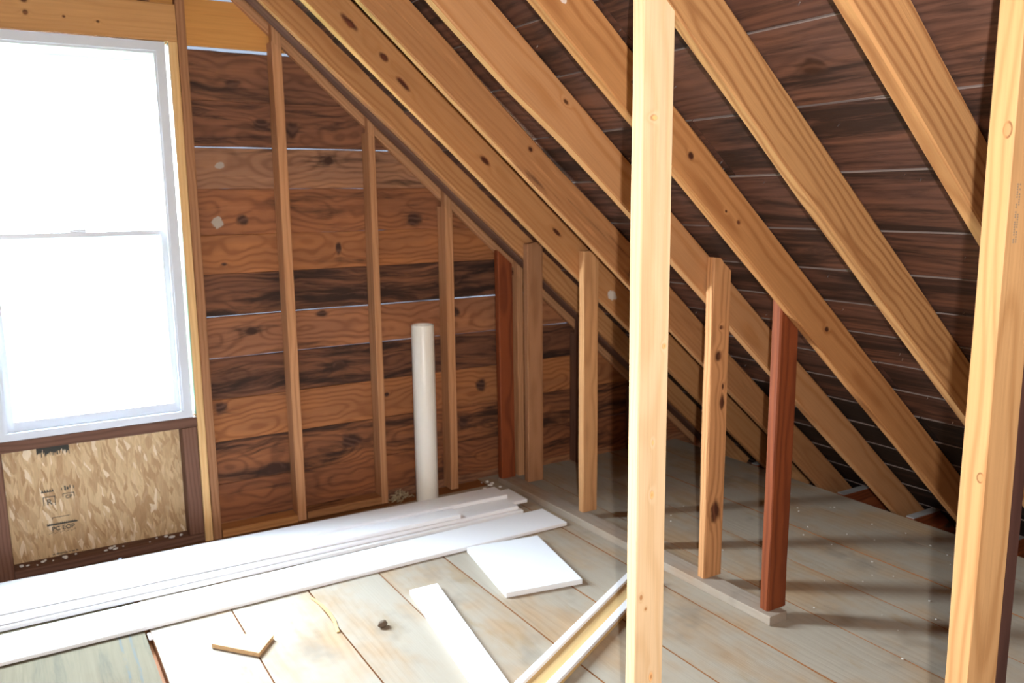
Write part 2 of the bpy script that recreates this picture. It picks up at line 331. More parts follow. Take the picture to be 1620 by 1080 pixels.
# ------------------------------------------------------------------ roof (ceiling): felt above, wide boards below
def felt():
    V = []; F = []
    for s in (1, -1):
        x0, x1 = RIDX, RIDX + s * 3.75
        for (xx, d) in ((x0, 0.163), (x1, 0.163), (x1, 0.19), (x0, 0.19)):
            z = roofz(RIDX + abs(xx - RIDX), d)
            V += [(xx, -2.5, z), (xx, 4.05, z)]
        o = len(V) - 8
        for k in range(4):
            k2 = (k + 1) % 4; F.append((o + 2 * k, o + 2 * k + 1, o + 2 * k2 + 1, o + 2 * k2))
        F += [(o, o + 2, o + 4, o + 6), (o + 7, o + 5, o + 3, o + 1)]
    me = bpy.data.meshes.new('ceiling'); me.from_pydata(V, [], F)
    bm = bmesh.new(); bm.from_mesh(me); bmesh.ops.recalc_face_normals(bm, faces=bm.faces[:]); bm.to_mesh(me); bm.free()
    return link('ceiling', me, M_black)
ceil = felt(); tag(ceil, kind='structure')
rj = [0.275, 0.46, 0.65, 0.835, 1.02, 1.21, 1.37, 1.53, 1.72, 1.906, 2.094, 2.25, 2.39, 2.53, 2.675, 2.82, 2.965, 3.11, 3.25, 3.40, 3.54, 3.69, 3.83, 3.95]
RBOARD = []
for i in range(len(rj) - 1):
    a, b = rj[i], rj[i + 1]
    ctr = Vector(((a + b) / 2, 0, roofz((a + b) / 2))) + UP * 0.15
    wd = (b - a) / CT - 0.0015
    tilt = random.uniform(0.012, 0.024)          # the upper edge of each board stands a little proud of its neighbour
    wdir = DN + UP * tilt
    spl = random.choice(((-2.4, 3.93), (-2.4, 0.72, 3.93), (-2.4, 1.95, 3.93))) if i not in (7, 9, 10) else (-2.4, 3.93)
    rmat = M_roofk if i == 7 else M_roofm if i >= 16 else M_roof
    for y0, y1 in zip(spl[:-1], spl[1:]):
        RBOARD.append(beam('board', (ctr.x, y0 + 0.002, ctr.z), (ctr.x, y1 - 0.002, ctr.z), wdir, wd, 0.017, rmat, ceil, nseg=14, ch=0.0012, jit=0.0010, edge=M_edge))
# boards of the far slope, out of the frame to the left
for i in range(0, 18):
    a = RIDX - 0.01 - i * 0.19; b = a - 0.185
    xm = (a + b) / 2; z = roofz(RIDX + abs(xm - RIDX), 0.15)
    beam('board', (xm, -2.4, z), (xm, 3.93, z), (-CT, 0, -ST), 0.185 / CT, 0.017, M_roof, ceil, nseg=4)

# ------------------------------------------------------------------ gable wall of wide boards, light showing at the joints
gable = empty('wall_left', (0.27, YS, 0), 'structure')
gj = [  # z bottom, z top, material
    (-0.12, 0.033, M_gable), (0.0333, 0.2200, M_gable), (0.2215, 0.4236, M_gdark), (0.4239, 0.6205, M_gorange), (0.6225, 0.8120, M_gdark), (0.8155, 1.0020, M_gable),
    (1.0070, 1.1965, M_gdark), (1.1968, 1.3698, M_gorange), (1.3701, 1.5738, M_gable), (1.5741, 1.7520, M_gable), (1.7570, 1.9528, M_gdark), (1.9531, 2.162, M_gdark), (2.176, 2.372, M_bright), (2.386, 2.60, M_gable), (2.6003, 2.80, M_gdark), (2.8003, 3.02, M_gdark)]
GROW = {   # row bottom: base, late, stain, knots as (x, z, half length, half height)
    0.0333: ((0.27, 0.12, 0.06), (0.13, 0.055, 0.03), 0.55, ((1.95, 0.13, 0.03, 0.02),)),
    0.2215: ((0.27, 0.125, 0.063), (0.12, 0.052, 0.028), 0.88, ((1.03, 0.255, 0.05, 0.03), (1.42, 0.33, 0.05, 0.035), (2.06, 0.33, 0.03, 0.03))),
    0.4239: ((0.37, 0.175, 0.078), (0.22, 0.09, 0.038), 0.25, ((0.80, 0.585, 0.03, 0.03), (1.62, 0.54, 0.012, 0.01), (2.17, 0.52, 0.03, 0.035))),
    0.6225: ((0.20, 0.098, 0.058), (0.10, 0.045, 0.028), 0.95, ((1.37, 0.72, 0.03, 0.02),)),
    0.8155: ((0.33, 0.165, 0.092), (0.18, 0.08, 0.042), 0.35, ((0.965, 0.925, 0.028, 0.020), (1.30, 0.98, 0.03, 0.015), (2.02, 0.93, 0.03, 0.025))),
    1.0070: ((0.19, 0.095, 0.058), (0.09, 0.042, 0.027), 1.0, ((1.55, 1.09, 0.08, 0.03), (2.0, 1.1, 0.06, 0.03))),
    1.1968: ((0.36, 0.17, 0.078), (0.22, 0.092, 0.038), 0.15, ((1.40, 1.29, 0.014, 0.03), (0.86, 1.24, 0.012, 0.008))),
    1.3701: ((0.30, 0.14, 0.072), (0.17, 0.072, 0.036), 0.42, ((0.955, 1.435, 0.028, 0.024), (1.80, 1.42, 0.04, 0.035))),
    1.5741: ((0.35, 0.205, 0.130), (0.20, 0.105, 0.062), 0.22, ((1.37, 1.705, 0.026, 0.020),)),
    1.7570: ((0.24, 0.118, 0.070), (0.12, 0.056, 0.034), 0.75, ((1.065, 1.855, 0.032, 0.030), (1.20, 1.84, 0.03, 0.04))),
    1.9531: ((0.23, 0.118, 0.073), (0.12, 0.058, 0.037), 0.8, ((0.95, 2.03, 0.03, 0.015),)),
}
def rowmat(z0, z1, x0, x1):
    base, late, st, kn = GROW[z0]
    base = (base[0] * 0.93, base[1] * 0.81, base[2] * 0.74); late = (late[0] * 0.9, late[1] * 0.78, late[2] * 0.72)
    return wood('gable_row_%04d' % int(z0 * 1000), base, late, ringstr=0.6, freq=290, stain=st, warp=0.085, lng=1.7, vary=0.05, knotc=(0.055, 0.026, 0.017),
                knots=[(kx - (x0 + x1) / 2, kz - (z0 + z1) / 2, a, b) for kx, kz, a, b in kn], hue=tuple(min(1, c * q) for c, q in zip(base, (1.25, 1.2, 1.05))),
                spots=((0.845 - (x0 + x1) / 2, 1.425 - (z0 + z1) / 2, 0.026, 0.026, (0.42, 0.36, 0.30)),) if abs(z0 - 1.3701) < 1e-4 else ((0.87 - (x0 + x1) / 2, 1.675 - (z0 + z1) / 2, 0.02, 0.015, (0.4, 0.34, 0.29)),) if abs(z0 - 1.5741) < 1e-4 else ())
def gboard(x0, x1, z0, z1, mat):
    """horizontal board, ends cut to the roof slope"""
    zc = (z0 + z1) / 2
    hi = [(RZ + 0.155 / CT - zc) / T, True]
    lo_x = 2 * RIDX - hi[0]
    k = {}
    if x1 > hi[0]: x1 = hi[0]; k['cut1'] = UP
    if x0 < lo_x: x0 = lo_x; k['cut0'] = Vector((-ST, 0, CT))
    if x1 - x0 < 0.1: return
    if z0 in GROW and x0 > 0: mat = rowmat(z0, z1, x0, x1)
    return beam('board', (x0, YS + 0.0105, zc), (x1, YS + 0.0105, zc), (0, 0, 1), z1 - z0, 0.019, mat, gable, nseg=12, ch=0.002, jit=0.0012, **k)
for (z0, z1, mt) in gj:
    if z1 < 0.03: gboard(-9, 9, z0, z1, mt)
    elif z0 < 2.17: gboard(-9, -0.12, z0, z1, mt); gboard(0.695, 9, z0, z1, mt)
    else: gboard(-9, 9, z0, z1, mt)
def sheetmat():
    m, g, b = newmat('translucent_joint_sheet'); out = m.node_tree.nodes['Material Output']
    t = N(g.nt, 'ShaderNodeBsdfTranslucent'); t.inputs[0].default_value = (0.0085, 0.0088, 0.011, 1); g.L.new(t.outputs[0], out.inputs[0]); return m
hz = lambda x: roofz(RIDX + abs(x - RIDX), 0.19)
yw = YS + 0.055
V = [(-3.5, yw, -0.19), (-0.10, yw, -0.19), (-0.10, yw, hz(-0.10)), (-3.5, yw, hz(-3.5)), (0.675, yw, -0.19), (4.05, yw, -0.19), (4.05, yw, hz(4.05)), (0.675, yw, hz(0.675)),
     (-0.10, yw, 0.575), (0.675, yw, 0.575), (-0.10, yw, 2.172), (0.675, yw, 2.172), (RIDX, yw, hz(RIDX))]
me = bpy.data.meshes.new('joint_light_sheet'); me.from_pydata(V, [], [(0, 1, 2, 3), (4, 5, 6, 7), (1, 4, 9, 8), (10, 11, 7, 12, 2)])
link('joint_light_sheet', me, sheetmat(), gable)  # unseen translucent sheet added to tone down the sky seen through the joints
# closing wall behind the camera
wf = slab('wall_front', [(-3.1, -2.42, -0.1), (3.9, -2.42, -0.1), (3.9, -2.42, 0.0), (RIDX, -2.42, roofz(RIDX, 0.15)), (-3.3, -2.42, 0.0)], (0, 1, 0), 0.03, M_gable); tag(wf, kind='structure')

# ------------------------------------------------------------------ rafters
YB = {'G': 1.160, 'F': 1.589, 'E': 2.008, 'D': 2.419, 'C': 2.840, 'B': 3.200, 'A': 3.665}
def raf(y1, th, mat, label, off=0.0, x1=3.84, wane=None, group=None, name='rafter'):
    yc = y1 - th / 2
    a = Vector((RIDX + 0.02, yc, roofz(RIDX + 0.02) + off)) + UP * 0.069
    b = Vector((x1, yc, roofz(x1) + off)) + UP * 0.069
    o = beam(name, a, b, UP, 0.138 if not off else 0.10, th, mat, None, nseg=16, ch=0.005, jit=0.0018, wane=wane, cut0=(1, 0, 0))
    return tag(o, label, 'rafter', group)
RL_ = (3.84 - RIDX - 0.02) / CT
def lx(x): return (x - (RIDX + 0.02)) / CT - RL_ / 2        # local x of a rafter at world x
MB = wood('rafter_pine_knotty', (0.437, 0.211, 0.084), (0.32, 0.12, 0.035), ringstr=0.3, vary=0.1, knotc=(0.075, 0.022, 0.01),
          knots=((lx(1.165), -0.003, 0.040, 0.013), (lx(1.295), 0.0, 0.021, 0.012), (lx(1.385), -0.02, 0.036, 0.010), (lx(1.735), 0.0, 0.030, 0.011), (lx(2.09), 0.01, 0.028, 0.009)),
          spots=((lx(2.42), -0.012, 0.029, 0.021, (0.60, 0.54, 0.47)),))
ME = wood('rafter_pine_dark_streak', (0.437, 0.203, 0.076), (0.25, 0.085, 0.025), ringstr=0.55, vary=0.1, freq=230, knotc=(0.06, 0.02, 0.01),
          knots=((lx(1.575), -0.012, 0.016, 0.010), (lx(1.55), 0.006, 0.006, 0.005), (lx(1.78), 0.005, 0.014, 0.010), (lx(2.0), -0.01, 0.008, 0.006), (lx(1.95), -0.02, 0.006, 0.005), (lx(2.45), 0.0, 0.012, 0.010)),
          spots=((lx(1.315), -0.005, 0.012, 0.009, (0.66, 0.55, 0.48)),))
MC = wood('rafter_pine_smooth', (0.408, 0.194, 0.080), (0.28, 0.10, 0.035), ringstr=0.3, vary=0.1, stain=0.25, stainc=(0.06, 0.028, 0.018), knotc=(0.06, 0.02, 0.01), knots=((lx(1.72), 0.02, 0.012, 0.008), (lx(2.25), -0.02, 0.012, 0.01)))
MD = wood('rafter_pine_straight', (0.46, 0.23, 0.10), (0.36, 0.15, 0.05), ringstr=0.6, vary=0.1, freq=700, warp=0.012, zc=-0.25, knotc=(0.08, 0.03, 0.012), knots=((lx(1.585), 0.032, 0.012, 0.006),))
def wane_d(t, y, z):
    # the lower arris of this rafter is waney: it swells, then steps back
    u = (t - 0.345) / 0.055
    if y < 0:
        y += 0.020 * (1 / (1 + math.exp(-u * 2.2))) - 0.012 - 0.008 * math.exp(-(u + 0.9) ** 2)
    return y, z
def wane_c(t, y, z):
    if y > 0: y -= 0.012 * (0.5 + 0.5 * math.sin(t * 19))
    return y, z
raf(YB['G'], 0.042, M_fir, 'light fir rafter nearest to the pale edge post, crossing the top right corner')
raf(YB['F'], 0.040, M_fir, 'bold grained fir rafter whose lower edge meets the top of the pale centre post')
raf(YB['E'], 0.040, ME, 'knotty orange rafter resting on the dark red knee stud')
raf(YB['D'], 0.040, MD, 'straight grained rafter with a waney lower edge, behind the stud with a big knot', wane=wane_d)
raf(YB['C'], 0.040, MC, 'smooth brown rafter between the waney rafter and the one with a white spot', wane=wane_c)
raf(YB['B'], 0.040, MB, 'orange rafter with dark knots and a white paint spot')
raf(YB['A'], 0.042, M_raft, 'plain brown rafter beside the doubled dark rafter, nearest to the gable wall', off=0.036)
raf(3.782, 0.080, M_brown, 'dark doubled rafter standing just in front of the gable studs', off=0.044)
# end rafter let into the gable studs
o = beam('end_rafter', Vector((RIDX + 0.02, 3.911, roofz(RIDX + 0.02) + 0.072)) + UP * 0.045, Vector((3.80, 3.911, roofz(3.80) + 0.072)) + UP * 0.045, UP, 0.09, 0.036, M_stud, nseg=12)
tag(o, 'narrow brown end rafter against the gable boards behind the stud tops', 'rafter')

# ------------------------------------------------------------------ gable studs
def gstud(x0, x1, mat, label, z0=0.0, ztop=None):
    """2x4 on the gable, notched over the end rafter"""
    e = empty('gable_stud', ((x0 + x1) / 2, YG + 0.045, z0))
    zt = (roofz(x1, -0.016) + 0.072 if ztop is None else ztop)
    stick('shaft', x0, x1, YG, YS - 0.002, z0, zt, mat, e, nseg=9, ch=0.003, jit=0.0012, cut1=UP if ztop is None else None)
    if ztop is None:
        zz = roofz((x0 + x1) / 2, 0.13)
        stick('notched_top', x0 + 0.001, x1 - 0.001, YG, YG + 0.044, zt - 0.035, zz, mat, e, nseg=2, ch=0.003, jit=0.0005, cut1=UP)
    return tag(e, label, 'stud')
gstud(1.105, 1.148, M_stud, 'tall gable stud standing next to the king stud of the window')
gstud(1.537, 1.571, M_stud, 'gable stud of middle height, second to the right of the window framing')
gstud(1.930, 1.974, M_stud, 'short gable stud just behind the ivory pipe')
gstud(2.352, 2.390, M_stud, 'short light gable stud behind the dark red corner stud')
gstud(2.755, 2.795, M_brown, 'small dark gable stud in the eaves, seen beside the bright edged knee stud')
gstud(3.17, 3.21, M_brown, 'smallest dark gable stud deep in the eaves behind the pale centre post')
# window framing
def frm(name, x0, x1, z0, z1, mat, label, cat='stud', y1=YS - 0.002, **k):
    o = stick(name, x0, x1, YG, y1, z0, z1, mat, None, ch=0.003, **k); return tag(o, label, cat)
frm('king_stud', 0.7140, 0.751, -0.005, roofz(0.751, 0.12), M_king, 'brown full height king stud right of the window', y1=3.890)
frm('jack_stud', 0.6785, 0.7125, -0.005, 2.170, M_pale, 'pale yellow jack stud along the right side of the window')
frm('cripple_stud', 0.613, 0.6765, 0.040, 0.533, M_brown, 'dark cripple stud at the right end of the strand board')
frm('cripple_stud', -0.135, -0.072, -0.005, 0.533, M_brown, 'dark cripple stud at the left end of the strand board')
frm('jack_stud', -0.172, -0.1365, -0.005, 2.170, M_pale, 'pale jack stud left of the window, at the edge of the photo')
frm('king_stud', -0.212, -0.1735, -0.005, roofz(0.751, 0.0), M_king, 'brown king stud left of the window, outside the frame')
o = beam('window_header', (-0.172, YG + 0.022, 2.245), (0.7125, YG + 0.022, 2.245), (0, 0, 1), 0.148, 0.044,
         wood('header_pine', (0.54, 0.29, 0.115), (0.40, 0.19, 0.065), ringstr=0.3, vary=0.05, knotc=(0.10, 0.04, 0.015), knots=((-0.10, -0.01, 0.010, 0.010), (-0.10, 0.035, 0.012, 0.009), (0.03, -0.012, 0.006, 0.005), (0.15, -0.02, 0.007, 0.006), (-0.26, 0.0, 0.012, 0.008), (-0.22, 0.03, 0.006, 0.006))), ch=0.003)
tag(o, 'wide knotty pine header board lying over the window', 'header')
o = beam('header_backer', (-0.172, YG + 0.067, 2.245), (0.7125, YG + 0.067, 2.245), (0, 0, 1), 0.146, 0.042, M_stud); tag(o, 'second header board hidden behind the knotty one over the window', 'header')
o = beam('cripple_block', (0.60, YG + 0.045, 2.325), (0.60, YG + 0.045, 2.60), (1, 0, 0), 0.038, 0.088, M_stud, cut1=UP); tag(o, 'short cripple above the window header', 'stud')
o = beam('window_sill_plate', (-0.1355, YG + 0.046, 0.556), (0.6775, YG + 0.046, 0.556), (0, 1, 0), 0.092, 0.044, M_brown, ch=0.003); tag(o, 'dark brown rough sill plate under the white window', 'sill')
o = beam('bottom_plate', (-0.071, YG + 0.040, 0.018), (0.676, YG + 0.040, 0.018), (0, 1, 0), 0.084, 0.036, M_brown, ch=0.003); tag(o, 'dark debris strewn bottom plate below the strand board', 'plate')
o = beam('floor_block', (0.753, YG + 0.035, 0.0165), (1.102, YG + 0.035, 0.0165), (0, 1, 0), 0.09, 0.036, M_block, ch=0.003); tag(o, 'wood block between king stud and tall gable stud at floor level', 'block')
o = beam('floor_block', (1.151, YG + 0.035, 0.022), (1.533, YG + 0.035, 0.022), (0, 1, 0), 0.09, 0.036, M_gorange, ch=0.003); tag(o, 'orange wood block at floor level between the two tallest gable studs', 'block')
# flashing tape seen in the gap beside the window
o = boxes('flashing_tape', [(0.6765, 0.6780, YG + 0.004, YS - 0.01, 0.59, 2.165)], M_tape); tag(o, 'green strip of flashing tape in the gap right of the window', 'tape')

# ------------------------------------------------------------------ window
win = empty('window_1', (0.29, 3.90, 0.583), 'structure')
WX0, WX1, WZ0, WZ1 = -0.085, 0.662, 0.582, 2.166
def ring(name, x0, x1, z0, z1, y0, y1, wl, wr, wb, wt, mat, parent):
    return boxes(name, [(x0, x0 + wl, y0, y1, z0, z1), (x1 - wr, x1, y0, y1, z0, z1), (x0 + wl, x1 - wr, y0, y1, z0, z0 + wb), (x0 + wl, x1 - wr, y0, y1, z1 - wt, z1)], mat, parent)
ring('frame', WX0, WX1, WZ0, WZ1, 3.838, 3.950, 0.036, 0.036, 0.030, 0.036, M_vinyl, win)
boxes('stop', [(WX0 + 0.036, WX0 + 0.046, 3.842, 3.852, WZ0 + 0.03, WZ1 - 0.036), (WX1 - 0.046, WX1 - 0.036, 3.842, 3.852, WZ0 + 0.03, WZ1 - 0.036), (WX0 + 0.046, WX1 - 0.046, 3.842, 3.852, WZ1 - 0.048, WZ1 - 0.036)], M_vinyl, win)
s1 = ring('sash', WX0 + 0.037, WX1 - 0.037, 1.372, WZ1 - 0.0365, 3.893, 3.923, 0.036, 0.036, 0.028, 0.040, M_vinyl, win)
boxes('pane', [(WX0 + 0.070, WX1 - 0.070, 3.906, 3.910, 1.396, WZ1 - 0.074)], M_glass, s1)
s2 = ring('sash', WX0 + 0.037, WX1 - 0.037, 0.6125, 1.402, 3.858, 3.889, 0.034, 0.034, 0.040, 0.020, M_vinyl, win)
boxes('pane', [(WX0 + 0.068, WX1 - 0.068, 3.872, 3.876, 0.650, 1.385)], M_glass, s2)
boxes('latch', [(0.25, 0.31, 3.862, 3.884, 1.4025, 1.414)], M_vinyl, s2)

# ------------------------------------------------------------------ strand board below the window, with its stamps
osb = boxes('strand_board', [(-0.13, 0.69, YS, YS + 0.011, 0.0, 0.56)], M_osb)
tag(osb, 'tan strand board panel with black ink stamps under the window', 'panel')
Yk = YS - 0.0012
def ink(lst, name='ink_stamp'): return boxes(name, [(a, b, Yk, Yk + 0.0008, c, d) for a, b, c, d in lst], M_ink, osb)
rn = random.Random(5)
sm = []
for i in range(46):      # smudged black bar with runs below it
    xx = 0.052 + 0.118 * i / 45
    sm.append((xx, xx + 0.0031, 0.478 + rn.uniform(-0.006, 0.016) + (0.012 if i % 9 > 6 else 0), 0.534))
ink(sm, 'ink_smudge')
comb = [(0.053, 0.100, 0.3185, 0.3225)]
for i in range(5): comb += [(0.055 + i * 0.0095, 0.0605 + i * 0.0095, 0.3225, 0.327), (0.0567 + i * 0.0095, 0.0590 + i * 0.0095, 0.327, 0.332)]
ink(comb)
ink([(0.057, 0.103, 0.297, 0.300), (0.057, 0.060, 0.262, 0.297), (0.100, 0.103, 0.258, 0.297)])
ink([(0.131, 0.176, 0.300, 0.303), (0.131, 0.134, 0.288, 0.300), (0.173, 0.176, 0.282, 0.300)])
ink([(0.128, 0.131, 0.318, 0.330), (0.174, 0.177, 0.318, 0.332), (0.140, 0.146, 0.315, 0.336), (0.149, 0.156, 0.318, 0.330), (0.160, 0.164, 0.322, 0.336)])
ink([(0.083, 0.150, 0.203, 0.2055), (0.083, 0.0855, 0.198, 0.203)])
ink([(0.062, 0.178, 0.170, 0.1765)] + [(0.062 + 0.008 * i, 0.066 + 0.008 * i, 0.1765, 0.180) for i in range(14)])
dash = []
for i in range(22):
    if rn.random() < 0.8: dash.append((0.072 + i * 0.0045, 0.072 + i * 0.0045 + 0.0032, 0.040 + rn.uniform(-0.001, 0.001), 0.0445 + rn.uniform(0, 0.002)))
for i in range(7): dash.append((0.098 + i * 0.004, 0.1005 + i * 0.004, 0.032, 0.0355))
ink(dash)
ink([(0.066 + i * 0.007, 0.071 + i * 0.007, 0.134 + (i % 3) * 0.003, 0.136 + (i % 3) * 0.003) for i in range(15)])
def text(s, size, loc, parent, rot, mat, name='lettering'):
    cu = bpy.data.curves.new(name, 'FONT'); cu.body = s; cu.size = size; cu.align_x = 'CENTER'; cu.extrude = 0.0003; cu.offset = size * 0.02
    o = bpy.data.objects.new('tmp', cu); C.objects.link(o)
    dg = bpy.context.evaluated_depsgraph_get(); dg.update(); me = bpy.data.meshes.new_from_object(o.evaluated_get(dg))
    bpy.data.objects.remove(o); me.materials.clear()
    return link(name, me, mat, parent, Matrix.Translation(loc) @ rot)
RX = Matrix.Rotation(math.pi / 2, 4, 'X')
text('R', 0.034, (0.080, Yk, 0.264), osb, RX, M_ink)
text('CP', 0.022, (0.154, Yk, 0.279), osb, RX, M_ink)
text('PC EOP', 0.026, (0.122, Yk, 0.146), osb, RX, M_ink)

# ------------------------------------------------------------------ knee wall
pl = beam('sole_plate', (2.268, 1.934, 0.0185), (2.236, 3.80, 0.0185), (1, 0, 0), 0.089, 0.035, M_plate, ch=0.003); tag(pl, 'dusty sole plate on the floor carrying the row of knee studs', 'plate')
def lean(name, b, t, mat, label, w=0.094, th=0.040, clip=None, **k):
    """stud given by the front left corner of its foot and of its top"""
    b = Vector(b); t = Vector(t); off = Vector((w / 2, th / 2, 0))
    o = beam(name, b + off, t + off, (1, 0, 0), w, th, mat, None, ch=0.004, jit=0.0016, cut0=(0, 0, 1), **k)
    if clip:
        bm = bmesh.new(); bm.from_mesh(o.data); im = o.matrix_world.inverted()
        co = im @ Vector(clip[0]); no = im.to_3x3() @ Vector(clip[1])
        r = bmesh.ops.bisect_plane(bm, geom=bm.verts[:] + bm.edges[:] + bm.faces[:], plane_co=co, plane_no=no, clear_outer=True)
        bmesh.ops.holes_fill(bm, edges=[e for e in r['geom_cut'] if isinstance(e, bmesh.types.BMEdge)])
        bmesh.ops.recalc_face_normals(bm, faces=bm.faces[:]); bm.to_mesh(o.data); bm.free()
    return tag(o, label, 'stud')
lean('knee_stud', (2.190, 3.752, 0.037), (2.182, 3.752, roofz(2.226) + 0.03), M_dark, 'dark red corner stud where the knee wall meets the gable', w=0.085, cut1=UP)
lean('knee_stud', (2.280, 3.628, 0.037), (2.250, 3.578, 1.300), M_king, 'reddish brown knee stud beside the dark corner stud', w=0.093, cut1=(-0.18, 0, 1))
MK3 = wood('knee_stud_tan', (0.58, 0.31, 0.14), (0.30, 0.13, 0.05), ringstr=0.4, vary=0.05)
lean('knee_stud', (2.262, 3.116, 0.037), (2.262, 3.116, 1.278), MK3, 'tan knee stud with a window lit left edge, left of the pale centre post', w=0.084, cut1=(0, 0, 1))
lean('knee_stud', (2.262, 2.700, 0.037), (2.262, 2.752, 1.20), M_knee, 'brown knee stud hidden behind the pale centre post', w=0.088)
KL = 1.247
MK4 = wood('knee_stud_big_knot', (0.56, 0.28, 0.12), (0.25, 0.10, 0.035), ringstr=0.5, vary=0.05, knotc=(0.075, 0.028, 0.014),
           knots=((-0.365, 0.0, 0.042, 0.027), (0.25, -0.010, 0.022, 0.015), (0.07, 0.018, 0.030, 0.012), (0.36, 0.0, 0.008, 0.008), (0.13, 0.02, 0.012, 0.006)))
def cut_k4(t, y, z):
    return y, z
lean('knee_stud', (2.243, 2.283, 0.037), (2.300, 2.337, 1.284), MK4, 'orange knee stud with a large dark knot and a clipped top', w=0.094, cut1=(0.12, 0, 1), clip=((2.345, 0, 1.290), (0.75, 0, 1)))
lean('knee_stud', (2.247, 1.966, 0.037), (2.306, 2.0105, roofz(2.306 + 0.047) + 0.045), M_dark, 'dark red knee stud at the near end of the sole plate', w=0.095, cut1=UP)

# ------------------------------------------------------------------ tall posts near the camera
MC_ = wood('post_pine_pale', (0.76, 0.55, 0.33), (0.64, 0.41, 0.20), knotc=(0.48, 0.24, 0.10), ringstr=0.4, freq=420, vary=0.03, bump=0.12, zc=-0.09,
           knots=((0.71, -0.012, 0.007, 0.011), (0.17, 0.030, 0.007, 0.006), (-0.07, 0.0, 0.008, 0.004), (-0.205, 0.0, 0.011, 0.006), (-0.47, -0.03, 0.008, 0.005), (-0.505, -0.015, 0.005, 0.004), (-0.70, 0.006, 0.014, 0.006)))
o = beam('wall_post', (1.336, 1.570, 0.0), (1.336, 1.570, roofz(1.336)), (1, 0, 0), 0.093, 0.040, MC_, ch=0.003, cut1=UP); tag(o, 'tall pale pine post in the centre, floor to rafter', 'post')
MR = wood('post_fir_rings', (0.44, 0.25, 0.108), (0.33, 0.165, 0.062), knotc=(0.20, 0.09, 0.035), ringstr=0.7, freq=360, vary=0.03, warp=0.035, zc=-0.05, bump=0.15,
          knots=((0.70, -0.010, 0.013, 0.007, 'e'), (0.126, -0.013, 0.009, 0.006, 'e')))
o = beam('wall_post', (1.430, 0.780, 0.0), (1.430, 0.780, roofz(1.45) - 0.045), (1, 0, 0), 0.091, 0.042, MR, ch=0.002)
tag(o, 'pale post at the right edge with bold ring grain', 'post')
rn = random.Random(11)
boxes('ink_stamp', [(1.405 + 0.007 * c, 1.4085 + 0.007 * c, 0.7583, 0.7590, 1.435 + 0.004 * i, 1.4378 + 0.004 * i) for c in range(2) for i in range(24) if rn.random() < 0.75], plain('grey_stamp_ink', (0.20, 0.15, 0.10), 0.8), o)
o = beam('wall_post', (1.552, 0.822, 0.0), (1.552, 0.822, roofz(1.60) - 0.05), (1, 0, 0), 0.094, 0.040, wood('dark_brown_wood', (0.075, 0.034, 0.026), (0.04, 0.018, 0.014), ringstr=0.5, vary=0.1), ch=0.003); tag(o, 'dark brown post half hidden behind the pale right edge post', 'post')  # the timber itself is dark brown

# ------------------------------------------------------------------ eaves: joist tails with dusty tops beyond the floor edge
for i, (yj) in enumerate((3.36, 2.775, 2.385, 1.985, 1.56, 1.13)):
    j = beam('joist', (3.582, yj - 0.085, -0.075), (4.05, yj - 0.085, -0.075), (0, 0, 1), 0.15, 0.042, M_dark, ch=0.004, cut1=UP)
    tag(j, ('dark joist tail in the corner of the eaves next to the gable wall', 'dark joist tail in the eaves at the foot of the smooth brown rafter', 'red brown joist tail with a dusty top at the foot of the waney rafter',
            'red brown joist tail with a dusty top at the foot of the knotty orange rafter', 'dark joist tail at the foot of the bold grained fir rafter, behind the edge post', 'dark joist tail nearest to the camera, behind the right edge post')[i], 'joist', 'joist tails in the eaves')
    beam('dust_strip', (3.583, yj - 0.085, 0.002), (3.86, yj - 0.085, 0.002), (0, 1, 0), 0.040, 0.003, plain('pale_dust', (0.30, 0.29, 0.28), 0.95) if i == 0 else bpy.data.materials['pale_dust'], j, nseg=2, ch=0.0005)
o = boxes('trim_1', [(-3.6, 4.1, -2.46, 4.05, -0.19, -0.152)], M_brown); tag(o, kind='structure')
o = boxes('wall_right', [(4.06, 4.10, -2.46, 4.05, -0.152, 0.10)], M_brown); tag(o, kind='structure')

# ------------------------------------------------------------------ white boards and scraps on the floor
def plk(name, p0, p1, wd, th, z, mat, label, cat='board', group=None, side=1, ch=0.0025, skew=None):
    """flat board on z, given by its far edge p0 -> p1 (world xy) and width towards the camera"""
    a = Vector((*p0, 0)); b = Vector((*p1, 0)); d = (b - a).normalized(); n = Vector((d.y, -d.x, 0))
    off = n * wd / 2 + Vector((0, 0, z + th / 2))
    o = beam(name, a + off, b + off, n, wd, th, mat, None, ch=ch, jit=0.0005, cut1=skew)
    return tag(o, label, cat, group)
G = 'white trim boards stacked along the gable wall'
LX = -0.75
plk('trim_board', (LX, 3.318), (2.157, 3.313), 0.212, 0.017, 0.0008, M_white, 'wide white trim board lying alone in front of the white stack')
plk('trim_board', (LX, 3.470), (2.067, 3.428), 0.088, 0.018, 0.0008, M_white, 'white trim board at the bottom front of the stack', group=G)
plk('trim_board', (LX, 3.640), (1.93, 3.590), 0.15, 0.018, 0.0008, M_white, 'white trim board at the bottom back of the stack', group=G)
plk('trim_board', (LX, 3.645), (2.140, 3.604), 0.186, 0.018, 0.0192, M_white, 'long white trim board in the middle layer of the stack, sticking out furthest', group=G)
plk('trim_board', (LX, 3.456), (2.05, 3.424), 0.062, 0.018, 0.0192, M_white, 'narrow white trim board at the front of the middle layer', group=G)
plk('trim_board', (LX, 3.728), (2.064, 3.620), 0.140, 0.019, 0.0377, M_white, 'white trim board on top of the stack at the back', group=G)
plk('trim_board', (LX, 3.555), (1.74, 3.465), 0.098, 0.019, 0.0377, M_white, 'white trim board on top of the stack at the front', group=G)
